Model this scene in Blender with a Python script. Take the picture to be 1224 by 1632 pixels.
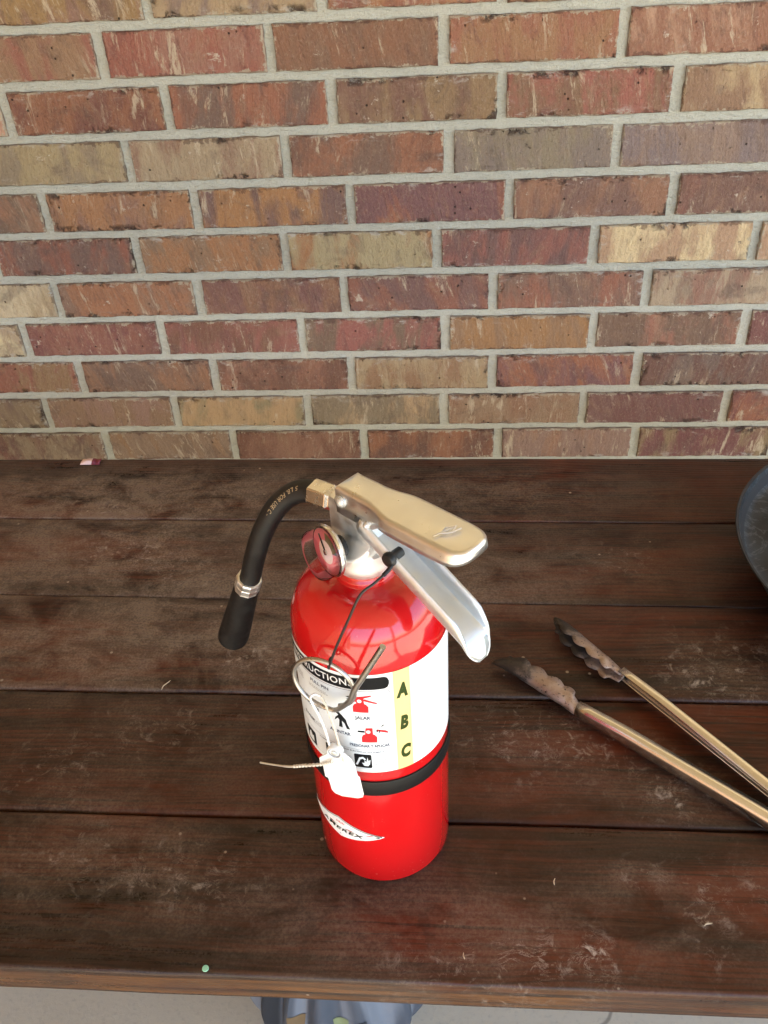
import bpy, bmesh, math, random
from math import sin, cos, radians as RAD, pi, sqrt, hypot, atan2, exp
from mathutils import Vector, Matrix, noise
from mathutils.geometry import tessellate_polygon

for o in list(bpy.data.objects):
    bpy.data.objects.remove(o)
random.seed(11)
S = bpy.context.scene
COL = S.collection

# ------------------------------------------------------------------ camera
cam_d = bpy.data.cameras.new('camera'); cam = bpy.data.objects.new('camera', cam_d); COL.objects.link(cam)
Rm = ((0.996847, 0.001126, 0.079337), (0.062701, 0.601563, -0.796361), (-0.048622, 0.798825, 0.599596))
cam.matrix_world = Matrix.Translation((0.06824, -1.41051, 0.66488)) @ Matrix(Rm).to_4x4()
cam_d.sensor_fit = 'VERTICAL'; cam_d.sensor_height = 36.0; cam_d.lens = 1390 / 1632 * 36
cam_d.clip_start = 0.02; cam_d.clip_end = 500
S.camera = cam

# ------------------------------------------------------------------ sky, sun, exposure
SUN_AZ, SUN_EL = RAD(150), RAD(58)           # compass style: 0 = +Y, 90 = +X
W = bpy.data.worlds.new('World'); S.world = W; W.use_nodes = True
wn = W.node_tree.nodes; wn.clear()
sky = wn.new('ShaderNodeTexSky'); sky.sky_type = 'NISHITA'; sky.sun_disc = False
sky.sun_elevation = SUN_EL; sky.sun_rotation = SUN_AZ
bg = wn.new('ShaderNodeBackground'); bg.inputs['Strength'].default_value = 0.13
wo = wn.new('ShaderNodeOutputWorld')
W.node_tree.links.new(sky.outputs[0], bg.inputs[0]); W.node_tree.links.new(bg.outputs[0], wo.inputs[0])
sd = bpy.data.lights.new('sun', 'SUN'); sd.energy = 4.0; sd.angle = RAD(0.53); sd.color = (1.0, 0.95, 0.87)
sun = bpy.data.objects.new('sun', sd); COL.objects.link(sun)
sv = Vector((sin(SUN_AZ) * cos(SUN_EL), cos(SUN_AZ) * cos(SUN_EL), sin(SUN_EL)))
sun.rotation_euler = sv.to_track_quat('Z', 'Y').to_euler()
vs = S.view_settings
vs.view_transform = 'Standard'; vs.look = 'None'; vs.gamma = 1.0; vs.use_curve_mapping = False
vs.exposure = 2.4
S.cycles.max_bounces = 10; S.cycles.diffuse_bounces = 5; S.cycles.glossy_bounces = 5
S.cycles.transmission_bounces = 8; S.cycles.transparent_max_bounces = 8
S.cycles.caustics_reflective = False; S.cycles.caustics_refractive = False
S.cycles.sample_clamp_indirect = 6.0

# ------------------------------------------------------------------ material helpers
class NT:
    def __init__(s, name):
        s.m = bpy.data.materials.new(name); s.m.use_nodes = True
        s.t = s.m.node_tree; s.n = s.t.nodes; s.n.clear()
        s.out = s.n.new('ShaderNodeOutputMaterial'); s.b = s.n.new('ShaderNodeBsdfPrincipled')
        s.t.links.new(s.b.outputs[0], s.out.inputs[0])
    def put(s, sock, v):
        if v is None: return
        if hasattr(v, 'is_output') or isinstance(v, bpy.types.NodeSocket): s.t.links.new(v, sock)
        elif isinstance(v, (tuple, list)) and len(v) == 3 and sock.type == 'RGBA': sock.default_value = (*v, 1)
        else: sock.default_value = v
    def set(s, **k):
        for a, v in k.items(): s.put(s.b.inputs[a.replace('_', ' ')], v)
        return s
    def coord(s, kind='Object'): return s.n.new('ShaderNodeTexCoord').outputs[kind]
    def mapping(s, vec, scale=(1, 1, 1), loc=(0, 0, 0), rot=(0, 0, 0)):
        q = s.n.new('ShaderNodeMapping'); s.put(q.inputs['Vector'], vec)
        s.put(q.inputs['Scale'], scale); s.put(q.inputs['Location'], loc); s.put(q.inputs['Rotation'], rot); return q.outputs[0]
    def noise(s, vec, scale=5, detail=4, rough=.55, dist=0, w=None):
        q = s.n.new('ShaderNodeTexNoise')
        if w is not None: q.noise_dimensions = '4D'; s.put(q.inputs['W'], w)
        s.put(q.inputs['Vector'], vec); s.put(q.inputs['Scale'], scale); s.put(q.inputs['Detail'], detail)
        s.put(q.inputs['Roughness'], rough); s.put(q.inputs['Distortion'], dist); return q.outputs['Fac']
    def voro(s, vec, scale=5, feature='F1', out='Distance'):
        q = s.n.new('ShaderNodeTexVoronoi'); q.feature = feature; s.put(q.inputs['Vector'], vec); s.put(q.inputs['Scale'], scale)
        return q.outputs[out]
    def math(s, op, a, b=0.0, c=0.0, clamp=False):
        q = s.n.new('ShaderNodeMath'); q.operation = op; q.use_clamp = clamp
        s.put(q.inputs[0], a); s.put(q.inputs[1], b); s.put(q.inputs[2], c); return q.outputs[0]
    def ramp(s, v, a, b, lo=0.0, hi=1.0):
        q = s.n.new('ShaderNodeMapRange'); q.interpolation_type = 'SMOOTHSTEP'
        s.put(q.inputs['Value'], v); s.put(q.inputs['From Min'], a); s.put(q.inputs['From Max'], b)
        s.put(q.inputs['To Min'], lo); s.put(q.inputs['To Max'], hi); return q.outputs[0]
    def mix(s, f, a, b, mode='MIX'):
        q = s.n.new('ShaderNodeMix'); q.data_type = 'RGBA'; q.blend_type = mode
        s.put(q.inputs[0], f); s.put(q.inputs[6], a); s.put(q.inputs[7], b); return q.outputs[2]
    def attr(s, name, kind='GEOMETRY', out='Fac'):
        q = s.n.new('ShaderNodeAttribute'); q.attribute_type = kind; q.attribute_name = name; return q.outputs[out]
    def info(s, out): return s.n.new('ShaderNodeObjectInfo').outputs[out]
    def sep(s, v):
        q = s.n.new('ShaderNodeSeparateXYZ'); s.put(q.inputs[0], v); return q.outputs
    def comb(s, x, y, z):
        q = s.n.new('ShaderNodeCombineXYZ'); s.put(q.inputs[0], x); s.put(q.inputs[1], y); s.put(q.inputs[2], z); return q.outputs[0]
    def vadd(s, a, b):
        q = s.n.new('ShaderNodeVectorMath'); q.operation = 'ADD'; s.put(q.inputs[0], a); s.put(q.inputs[1], b); return q.outputs[0]
    def bump(s, h, dist=.001, strength=1.0):
        q = s.n.new('ShaderNodeBump'); s.put(q.inputs['Height'], h); s.put(q.inputs['Distance'], dist); s.put(q.inputs['Strength'], strength)
        s.put(s.b.inputs['Normal'], q.outputs[0])

def plain(name, col, rough=.5, metal=0.0, **k):
    t = NT(name); t.set(Base_Color=col, Roughness=rough, Metallic=metal, **k); return t.m

# ---- brick: every brick carries its own two clay colours (object properties)
t = NT('brick_clay')
oc = t.coord(); rnd = t.info('Random')
main = t.attr('clay', 'OBJECT', 'Color'); sec = t.attr('flash', 'OBJECT', 'Color')
off = t.comb(t.math('MULTIPLY', rnd, 37.0), t.math('MULTIPLY', rnd, 91.0), t.math('MULTIPLY', rnd, 13.0))
v0 = t.vadd(oc, off)
slant = t.mapping(v0, rot=t.comb(0, t.ramp(rnd, 0, 1, -.14, .30), 0))
n1 = t.noise(t.mapping(slant, scale=(19, 8, 7)), 1.0, 5, .62, .5)
c = t.mix(t.ramp(n1, .43, .60), main, sec)
nb = t.noise(t.mapping(slant, scale=(34, 8, 15)), 1.0, 6, .66, .8)
c = t.mix(t.ramp(nb, .53, .66, 0, .6), c, t.mix(.55, main, (.10, .065, .060)))        # burnt flashing
c = t.mix(t.ramp(nb, .45, .34, 0, .45), c, t.mix(.6, sec, (.36, .24, .15)))
n2 = t.noise(t.mapping(v0, scale=(10, 9, 15)), 1.0, 4, .6, .6)
c = t.mix(t.ramp(n2, .57, .70, 0, .5), c, (.120, .084, .070))
n3 = t.noise(t.mapping(slant, scale=(150, 20, 16)), 1.0, 6, .72, .25)
c = t.mix(t.ramp(n3, .5, .76, 0, .38), c, t.mix(.4, main, (.42, .31, .21)))            # drag streaks
c = t.mix(t.ramp(n3, .5, .27, 0, .55), c, t.mix(.35, main, (.08, .045, .04)))
n4 = t.noise(v0, 230, 4, .75)
c = t.mix(t.ramp(n4, .53, .70, 0, .42), c, (.40, .30, .22))
c = t.mix(t.ramp(n4, .42, .27, 0, .45), c, (.07, .04, .035))
n5 = t.noise(t.mapping(slant, scale=(1.9, 1, .42)), 30, 7, .76, .5)
n6 = t.noise(v0, 7, 2, .5)
lime = t.math('MULTIPLY', t.ramp(n5, .55, .65), t.ramp(n6, .42, .54))
c = t.mix(t.math('MULTIPLY', lime, .75), c, (.56, .46, .33))                         # pale lime smears
n7 = t.noise(v0, 33, 6, .75, .3)
c = t.mix(t.math('MULTIPLY', t.ramp(n7, .64, .69), .75), c, (.58, .50, .40))          # chips
c = t.mix(t.math('MULTIPLY', t.ramp(n7, .34, .29), .75), c, (.05, .03, .026))
# crumbly pale arrises and mortar smear near the edges
sx, sy, sz = t.sep(t.vadd(oc, t.comb(0, 0, 0)))
HX, HZ = t.attr('half_length', 'OBJECT'), 0.03125
dx = t.math('SUBTRACT', HX, t.math('ABSOLUTE', sx)); dz = t.math('SUBTRACT', HZ, t.math('ABSOLUTE', sz))
dd = t.math('MINIMUM', dx, dz)
en = t.noise(v0, 150, 5, .75)
en2 = t.noise(v0, 26, 4, .65)
lim = t.math('MULTIPLY', t.ramp(en, .36, .68), t.ramp(en2, .42, .68, .0006, .0085))
c = t.mix(t.ramp(t.math('SUBTRACT', dd, lim), .0010, -.0006, 0, .75), c, (.46, .40, .30))
dark = t.math('MULTIPLY', t.ramp(en2, .54, .34, 0, .0075), t.ramp(t.noise(v0, 160, 2), .35, .6))
c = t.mix(t.ramp(t.math('SUBTRACT', dd, dark), .001, -.001, 0, .55), c, (.09, .045, .035))
# spalled holes, mostly by the ends and corners
ep = t.math('MULTIPLY', t.ramp(n7, .47, .41), t.ramp(dd, .012, .003)); ep = t.math('MULTIPLY', ep, t.ramp(t.noise(v0, 9, 2), .555, .62))
c = t.mix(t.math('MULTIPLY', ep, .85), c, (.055, .032, .026))
wl = t.math('MULTIPLY', t.ramp(t.noise(t.mapping(v0, scale=(1, 1, 2.2)), 38, 6, .75, .4), .52, .64), t.math('MULTIPLY', t.ramp(dd, .017, .002), t.ramp(t.noise(v0, 12, 2), .50, .60)))
c = t.mix(t.math('MULTIPLY', wl, .7), c, (.50, .47, .42))
# small burnt pits
pv = t.voro(t.vadd(v0, t.comb(.3, .1, .7)), 62)
pm = t.math('MULTIPLY', t.ramp(pv, .13, .07), t.ramp(t.noise(v0, 27, 1), .55, .6))
c = t.mix(t.math('MULTIPLY', pm, .85), c, (.03, .018, .015))
hm = t.math('ADD', t.math('MULTIPLY', n3, .9), t.math('MULTIPLY', n4, .7))
hm = t.math('SUBTRACT', hm, t.math('MULTIPLY', pm, 2.2))
t.set(Base_Color=c, Roughness=.86); t.b.inputs['Specular IOR Level'].default_value = .3
hm = t.math('ADD', hm, t.math('MULTIPLY', n7, 2.0)); hm = t.math('SUBTRACT', hm, t.math('MULTIPLY', ep, 2.0))
t.bump(hm, .0034, 1.0)
M_BRICK = t.m

t = NT('mortar_grey')
v = t.coord()
a = t.noise(v, 30, 5, .6); b = t.noise(v, 330, 3, .7); d = t.noise(t.mapping(v, scale=(1, 1, 3)), 90, 4, .65)
c = t.mix(a, (.515, .51, .435), (.635, .625, .535))
c = t.mix(t.ramp(b, .5, .8, 0, .45), c, (.68, .65, .55)); c = t.mix(t.ramp(b, .45, .25, 0, .5), c, (.30, .29, .24)); c = t.mix(t.ramp(d, .56, .7, 0, .4), c, (.33, .32, .265))
t.set(Base_Color=c, Roughness=.93); t.bump(t.math('ADD', t.math('MULTIPLY', b, .5), t.math('MULTIPLY', d, 1.3)), .0045, 1)
M_MORTAR = t.m

# ---- stained boards
def wood(name, light=1.0, red=1.0):
    t = NT(name)
    v = t.coord(); rnd = t.info('Random')
    off = t.comb(t.math('MULTIPLY', rnd, 9.0), t.math('MULTIPLY', rnd, 23.0), t.math('MULTIPLY', rnd, 5.0))
    v = t.vadd(v, off)
    warp = t.noise(t.mapping(v, scale=(1.6, 5, 5)), 1.0, 3, .5)
    rings = t.math('SINE', t.math('MULTIPLY', t.math('ADD', t.math('MULTIPLY', t.sep(v)[1], 105), t.math('MULTIPLY', warp, 9.0)), 12.0))
    fib = t.noise(t.mapping(v, scale=(5, 190, 190)), 1.0, 5, .7)
    fib2 = t.noise(t.mapping(v, scale=(2.2, 60, 60)), 1.0, 5, .6, .2)
    patch = t.noise(t.mapping(v, scale=(2.3, 9, 9)), 1.0, 5, .6, .4)
    c = t.mix(t.ramp(fib2, .3, .7), (.013 * light, .0052 * light, .0026 * light), (.050 * light * red, .0150 * light, .0052 * light))
    c = t.mix(t.ramp(rings, .1, .95, 0, .62), c, (.009, .0042, .0026))
    c = t.mix(t.ramp(patch, .50, .72, 0, .62), c, (.110 * red * light, .0255 * light, .0070 * light))
    c = t.mix(t.ramp(patch, .46, .30, 0, .6), c, (.008, .0048, .0036))
    c = t.mix(t.ramp(fib, .48, .33, 0, .85), c, (.005, .003, .0022))
    c = t.mix(t.ramp(fib, .53, .70, 0, .45), c, (.10 * light, .042 * light, .02 * light))
    wear = t.attr('wear')
    wc = t.mix(t.ramp(t.noise(t.mapping(v, scale=(2.5, 1, 230)), 1.0, 4, .6), .38, .62), (.012, .0045, .0015), (.115, .044, .010))
    c = t.mix(t.math('MULTIPLY', wear, t.ramp(t.noise(t.mapping(v, scale=(9, 9, 45)), 1.0, 4, .6), .35, .6, .25, 1)), c, wc)
    # dusty film that also paints in pale reflections, and dry scuffs
    dust_sheen = t.attr('dust_sheen'); scuff = t.attr('scuff')
    film = t.noise(t.mapping(v, scale=(14, 22, 20)), 1.0, 6, .68, .5)
    grit = t.noise(v, 420, 3, .7)
    fdust_sheen = t.math('MULTIPLY', dust_sheen, t.math('MULTIPLY', t.ramp(film, .28, .66), t.ramp(grit, .3, .72, .35, 1)), clamp=True)
    c = t.mix(t.math('MULTIPLY', fdust_sheen, .66), c, (.255, .190, .138))
    spots = t.math('MULTIPLY', t.ramp(t.noise(v, 55, 3, .6), .58, .67), t.ramp(dust_sheen, .1, .6))
    c = t.mix(t.math('MULTIPLY', spots, .28), c, (.012, .008, .006))
    sw = t.noise(t.mapping(v, scale=(1, 1.5, 1)), 42, 6, .72, 1.8)
    ridge = t.math('ABSOLUTE', t.math('SUBTRACT', sw, .5))
    line = t.math('MULTIPLY', t.ramp(ridge, .022, .002), t.ramp(t.noise(v, 60, 2), .45, .65))
    blot = t.math('MULTIPLY', t.ramp(t.noise(v, 75, 6, .75, .6), .53, .72), .8)
    fs = t.math('MULTIPLY', scuff, t.math('MAXIMUM', t.math('MULTIPLY', line, .45), blot), clamp=True)
    c = t.mix(t.math('MULTIPLY', fs, .85), c, (.52, .45, .38))
    # stray crumbs all over
    sp = t.voro(v, 48); sel = t.voro(v, 48, 'F1', 'Color')
    cr = t.math('MULTIPLY', t.ramp(sp, .10, .05), t.ramp(t.sep(sel)[0], .78, .82))
    c = t.mix(t.math('MULTIPLY', cr, .75), c, (.36, .29, .22))
    r = t.math('ADD', t.ramp(patch, .3, .7, .24, .36), t.math('ADD', t.math('MULTIPLY', fdust_sheen, .38), t.math('MULTIPLY', fs, .4)), clamp=True)
    r = t.math('ADD', r, t.ramp(fib, .3, .7, -.05, .06))
    t.set(Base_Color=c, Roughness=r); t.b.inputs['Specular IOR Level'].default_value = .27
    t.bump(t.math('ADD', t.math('MULTIPLY', fib, .8), t.math('ADD', t.math('MULTIPLY', rings, .10), t.math('MULTIPLY', fib2, .6))), .0007, .8)
    return t.m
M_WOOD = wood('stained_board', .95, 1.3)

def metal(name, col, rough, brush=None, bumpd=.0):
    t = NT(name); v = t.coord()
    n = t.noise(t.mapping(v, scale=brush or (1, 1, 1)), 120 if brush is None else 1.0, 4, .65)
    n2 = t.noise(v, 35, 4, .6)
    c = t.mix(t.ramp(n2, .3, .7, 0, .14), col, tuple(x * .8 for x in col))
    t.set(Base_Color=c, Metallic=1.0, Roughness=t.ramp(n, .25, .75, rough * .8, rough * 1.25))
    if bumpd: t.bump(n, bumpd, .6)
    return t.m
M_CAST = metal('satin_cast_alloy', (.78, .77, .755), .33, None, .00012)
M_STEEL = metal('bright_steel', (.68, .71, .73), .44)
M_WIRE = metal('pin_wire_steel', (.46, .44, .41), .30)
M_TONG = plain('tong_stainless', (.78, .75, .70), .25, 1.0)
M_CHROME = metal('gauge_rim_steel', (.72, .72, .70), .17)
M_CRIMP = metal('crimp_aluminium', (.86, .86, .85), .42)
M_BRASSY = metal('nut_alloy', (.78, .75, .70), .26)

t = NT('scorched_steel'); v = t.coord()
n = t.noise(v, 60, 5, .7); k = t.noise(v, 420, 3, .6); g = t.sep(v)[0]
soot = t.attr('soot')
c = t.mix(t.ramp(n, .35, .65), (.33, .235, .18), (.48, .38, .325))
c = t.mix(t.ramp(t.math('ADD', soot, t.math('MULTIPLY', t.math('SUBTRACT', n, .5), 1.0)), .35, .8), c, (.035, .027, .022))
c = t.mix(t.ramp(k, .60, .68, 0, .9), c, (.012, .010, .009))
t.set(Base_Color=c, Metallic=t.ramp(soot, .3, .8, .75, .15), Roughness=t.ramp(n, .3, .7, .36, .6)); t.bump(k, .0005, .6)
M_SCORCH = t.m

t = NT('red_enamel'); v = t.coord()
n = t.noise(v, 160, 2, .5); n2 = t.noise(v, 26, 4, .65)
scr = t.math('MULTIPLY', t.ramp(t.noise(t.mapping(v, scale=(400, 400, 22), rot=(.1, .2, 0)), 1.0, 2, .5), .69, .74), t.ramp(n2, .5, .65))
c = t.mix(t.math('MULTIPLY', scr, .2), (.58, .0065, .0085), (.75, .12, .1))
c = t.mix(t.math('MULTIPLY', t.ramp(t.noise(v, 330, 3, .7), .64, .72), t.ramp(n2, .46, .62, 0, .30)), c, (.62, .35, .28))
t.set(Base_Color=c, Roughness=t.ramp(n2, .3, .7, .11, .17)); t.b.inputs['Coat Weight'].default_value = .6; t.b.inputs['Coat Roughness'].default_value = .03
t.bump(n, .00022, .35)
M_RED = t.m
M_LABEL = plain('label_white_vinyl', (.80, .80, .80), .42)
M_PANEL = plain('label_pale_blue_print', (.72, .76, .79), .42)
M_YEL = plain('label_yellow_print', (.80, .62, .27), .42)
M_INK = plain('label_black_ink', (.005, .0055, .007), .5)
M_GREY = plain('label_grey_ink', (.30, .31, .33), .4)
M_GREEN = plain('label_dark_green_ink', (.035, .055, .012), .5)
M_LRED = plain('label_red_ink', (.55, .02, .025), .5)
M_NAVY = plain('label_navy_ink', (.03, .04, .075), .5)
for _m in (M_LABEL, M_PANEL, M_YEL, M_INK, M_GREY, M_GREEN, M_LRED, M_NAVY): _m.node_tree.nodes['Principled BSDF'].inputs['Specular IOR Level'].default_value = .16
t = NT('black_rubber'); v = t.coord(); n = t.noise(v, 90, 4, .6)
t.set(Base_Color=t.mix(t.ramp(n, .5, .75, 0, .5), (.0065, .006, .006), (.022, .018, .014)), Roughness=t.ramp(n, .3, .7, .42, .58)); t.bump(t.noise(v, 600, 2), .0001, .5)
M_RUBBER = t.m
M_BAND = plain('black_vinyl_strap', (.006, .0055, .0055), .5); M_BAND.node_tree.nodes['Principled BSDF'].inputs['Specular IOR Level'].default_value = .3
M_TAN = plain('hose_tan_print', (.34, .25, .15), .6)
M_CORD = plain('black_cord_sheath', (.014, .010, .011), .4)
M_TAG = plain('white_tag_plastic', (.82, .82, .80), .38)
M_TIE = plain('cream_tie_plastic', (.66, .60, .50), .42)
t = NT('clear_lens'); t.n.remove(t.b)
tr = t.n.new('ShaderNodeBsdfTransparent'); tr.inputs[0].default_value = (.99, .96, .97, 1)
gl = t.n.new('ShaderNodeBsdfGlossy'); gl.inputs['Roughness'].default_value = .05
fr = t.n.new('ShaderNodeFresnel'); fr.inputs[0].default_value = 1.46
mx = t.n.new('ShaderNodeMixShader'); t.t.links.new(fr.outputs[0], mx.inputs[0]); t.t.links.new(tr.outputs[0], mx.inputs[1]); t.t.links.new(gl.outputs[0], mx.inputs[2]); t.t.links.new(mx.outputs[0], t.out.inputs[0])
M_CLEAR = t.m
M_DIALW = plain('dial_white', (.78, .62, .58), .5); M_DIALR = plain('dial_red', (.74, .15, .19), .45); M_DIALG = plain('dial_olive', (.12, .09, .035), .5)

t = NT('blackened_pan_iron'); v = t.coord()
n = t.noise(v, 24, 6, .65, .4); n2 = t.noise(t.mapping(v, scale=(1, 1, 1)), 9, 6, .7, 2.2); k = t.noise(v, 300, 3, .6)
c = t.mix(t.ramp(n, .3, .7), (.011, .0125, .0135), (.034, .039, .041))
c = t.mix(t.ramp(t.math('ABSOLUTE', t.math('SUBTRACT', n2, .5)), .03, .0, 0, .28), c, (.16, .18, .185))
c = t.mix(t.ramp(n, .6, .75, 0, .45), c, (.16, .17, .17))
t.set(Base_Color=c, Roughness=t.ramp(n, .3, .7, .34, .55), Metallic=.25); t.bump(k, .0003, .6)
M_PAN = t.m
M_RUST = plain('rusty_bolt_steel', (.075, .032, .018), .75, .2)

t = NT('concrete_slab'); v = t.coord()
n = t.noise(v, 3.2, 6, .62); k = t.noise(v, 120, 4, .7); cr = t.voro(t.vadd(v, t.comb(t.noise(v, 4, 3), 0, 0)), 1.1, 'DISTANCE_TO_EDGE')
c = t.mix(n, (.50, .455, .345), (.62, .57, .45)); c = t.mix(t.ramp(k, .5, .75, 0, .3), c, (.24, .23, .20)); c = t.mix(t.ramp(cr, .006, .001, 0, .6), c, (.09, .085, .075))
t.set(Base_Color=c, Roughness=.85); t.bump(k, .001, .5); M_CONC = t.m
t = NT('lawn_turf'); v = t.coord(); n = t.noise(v, .6, 6, .6); k = t.noise(v, 30, 4, .7)
t.set(Base_Color=t.mix(k, t.mix(n, (.045, .075, .02), (.10, .12, .04)), (.03, .05, .015)), Roughness=.9); M_LAWN = t.m
t = NT('tan_ceiling_board'); v = t.coord(); n = t.noise(t.mapping(v, scale=(1, 14, 14)), 2, 4, .6)
t.set(Base_Color=t.mix(n, (.40, .33, .22), (.47, .39, .27)), Roughness=.6); M_CEIL = t.m
M_POST = plain('painted_post', (.72, .69, .62), .5)

# ------------------------------------------------------------------ object helpers
def link(name, bm, mat, parent=None, smooth=True, mats=None):
    me = bpy.data.meshes.new(name); bm.normal_update(); bm.to_mesh(me); bm.free()
    for q in (mats or [mat]): me.materials.append(q)
    if smooth:
        for p in me.polygons: p.use_smooth = True
    o = bpy.data.objects.new(name, me); COL.objects.link(o)
    if parent is not None: o.parent = parent
    if smooth:
        try: me.set_sharp_from_angle(angle=RAD(38))
        except Exception: pass
    return o
def tag(o, label, cat, group=None):
    o['label'] = label; o['category'] = cat
    if group: o['group'] = group
    return o
def empty(name, loc=(0, 0, 0), rz=0):
    o = bpy.data.objects.new(name, None); o.empty_display_size = .05; COL.objects.link(o); o.location = loc; o.rotation_euler = (0, 0, rz); return o
def bridge(bm, A, B, close=True):
    n = len(A)
    for i in range(n if close else n - 1):
        j = (i + 1) % n
        try: bm.faces.new((A[i], A[j], B[j], B[i]))
        except ValueError: pass
def lathe(prof, seg=48, M=None, bm=None, a0=0, a1=2 * pi, cap=False):
    bm = bm or bmesh.new(); rings = []; full = abs(a1 - a0 - 2 * pi) < 1e-6
    for r, z in prof:
        ring = []
        if r < 1e-7 and full:
            p = Vector((0, 0, z)); ring = [bm.verts.new(M @ p if M else p)] * seg
        else:
            for i in range(seg if full else seg + 1):
                a = a0 + (a1 - a0) * i / seg; p = Vector((r * cos(a), r * sin(a), z)); ring.append(bm.verts.new(M @ p if M else p))
        rings.append(ring)
    for A, B in zip(rings, rings[1:]):
        n = len(A)
        for i in range(n if full else n - 1):
            j = (i + 1) % n
            q = []
            for x in (A[i], A[j], B[j], B[i]):
                if x not in q: q.append(x)
            if len(q) > 2:
                try: bm.faces.new(q)
                except ValueError: pass
    return bm
def frames(pts):
    T = [(pts[min(i + 1, len(pts) - 1)] - pts[max(i - 1, 0)]).normalized() for i in range(len(pts))]
    up = Vector((0, 0, 1)) if abs(T[0].z) < .9 else Vector((1, 0, 0))
    N = [(up - T[0] * up.dot(T[0])).normalized()]
    for i in range(1, len(pts)):
        n = N[-1] - T[i] * N[-1].dot(T[i]); N.append(n.normalized())
    return T, N, [a.cross(b) for a, b in zip(T, N)]
def spline(P, n=8):
    P = [Vector(p) for p in P]; out = []
    Q = [P[0] * 2 - P[1]] + P + [P[-1] * 2 - P[-2]]
    for i in range(1, len(Q) - 2):
        a, b, c, d = Q[i - 1:i + 3]
        for k in range(n):
            u = k / n
            out.append(.5 * ((2 * b) + (c - a) * u + (2 * a - 5 * b + 4 * c - d) * u * u + (3 * b - a - 3 * c + d) * u ** 3))
    out.append(P[-1]); return out
def tube(pts, r, seg=12, bm=None, closed=False, cap=True):
    bm = bm or bmesh.new(); pts = [Vector(p) for p in pts]
    T, N, B = frames(pts); rr = r if isinstance(r, (list, tuple)) else [r] * len(pts); rings = []
    for p, n, b, q in zip(pts, N, B, rr):
        rings.append([bm.verts.new(p + (n * cos(2 * pi * i / seg) + b * sin(2 * pi * i / seg)) * q) for i in range(seg)])
    for A, C in zip(rings, rings[1:]): bridge(bm, A, C)
    if closed: bridge(bm, rings[-1], rings[0])
    elif cap: bm.faces.new(rings[0][::-1]); bm.faces.new(rings[-1])
    return bm
def box(x0, x1, y0, y1, z0, z1, bm=None, M=None):
    bm = bm or bmesh.new(); v = []
    for x in (x0, x1):
        for y in (y0, y1):
            for z in (z0, z1):
                p = Vector((x, y, z)); v.append(bm.verts.new(M @ p if M else p))
    for f in ((0, 1, 3, 2), (4, 6, 7, 5), (0, 4, 5, 1), (2, 3, 7, 6), (0, 2, 6, 4), (1, 5, 7, 3)): bm.faces.new([v[i] for i in f])
    return bm
def bevel(o, w, seg=2):
    m = o.modifiers.new('bevel', 'BEVEL'); m.width = w; m.segments = seg; m.limit_method = 'ANGLE'; m.angle_limit = RAD(35); return o
def solid(o, th, offset=-1):
    m = o.modifiers.new('thickness', 'SOLIDIFY'); m.thickness = th; m.offset = offset; return o
def nz(*p): return noise.noise(Vector(p))

# ================================================================== SETTING
FLOOR = -0.75
o = link('concrete_floor', box(-9, 12, -13, .25, FLOOR - .15, FLOOR), M_CONC, smooth=False); o['kind'] = 'structure'  # slab extended outside the porch in place of lawn, for sunlit bounce
o = link('ground', box(-60, 60, -80, 20, FLOOR - .5, FLOOR - .12), M_LAWN, smooth=False); o['kind'] = 'structure'
o = link('porch_ceiling', box(-4, 2.2, -3.5, .25, 1.70, 1.80), M_CEIL, smooth=False); o['kind'] = 'structure'

# ---- brick wall
PITCH, COURSE, BED0 = .2542, .07618, .4876
JOINT = {0: -.3705, 1: -.4535, 2: -.6220, 3: -.4465, 4: -.6050, 5: -.4660, 6: -.6265, 7: -.7075, 8: -.6245, 9: -.7120, 10: -.6105}
CL = dict(R=(.295, .132, .088), D=(.185, .092, .068), P=(.205, .122, .094), T=(.44, .305, .19), O=(.37, .195, .095),
          G=(.29, .205, .14), C=(.64, .545, .35), M=(.300, .172, .110), B=(.235, .19, .15))
ROWS = {0: 'OM TG OR RO RM', 1: 'MR RM RP RM RT', 2: 'CT RD RP MP RP MT', 3: 'TG TM RP GB GB', 4: 'PM OM OP PR MP PR',
        5: 'PR MO TO PR TC OT', 6: 'CT OM PR PR PR TM', 7: 'CT RD RD RP OM PR DP', 8: 'RM MP RD TM PR DP', 9: 'GP MG TG GT GM PD DR', 10: 'DG GM RD RD GM DM'}
o = link('gold_bounce_board', box(-2.2, 2.3, -.012, .16, .93, 1.695), plain('honey_bounce_board', (.73, .62, .43), .5), smooth=False); o['kind'] = 'structure'  # unseen honey board added above the bricks to reflect gold into the metals
wall = empty('brick_wall', (0, 0, 0))
tag(wall, 'red, tan and purple brick wall with grey mortar joints behind the table', 'brick wall')
bm = box(-2.2, 2.3, .0065, .16, FLOOR, .928)
o = link('mortar', bm, M_MORTAR, wall, smooth=False)

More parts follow.
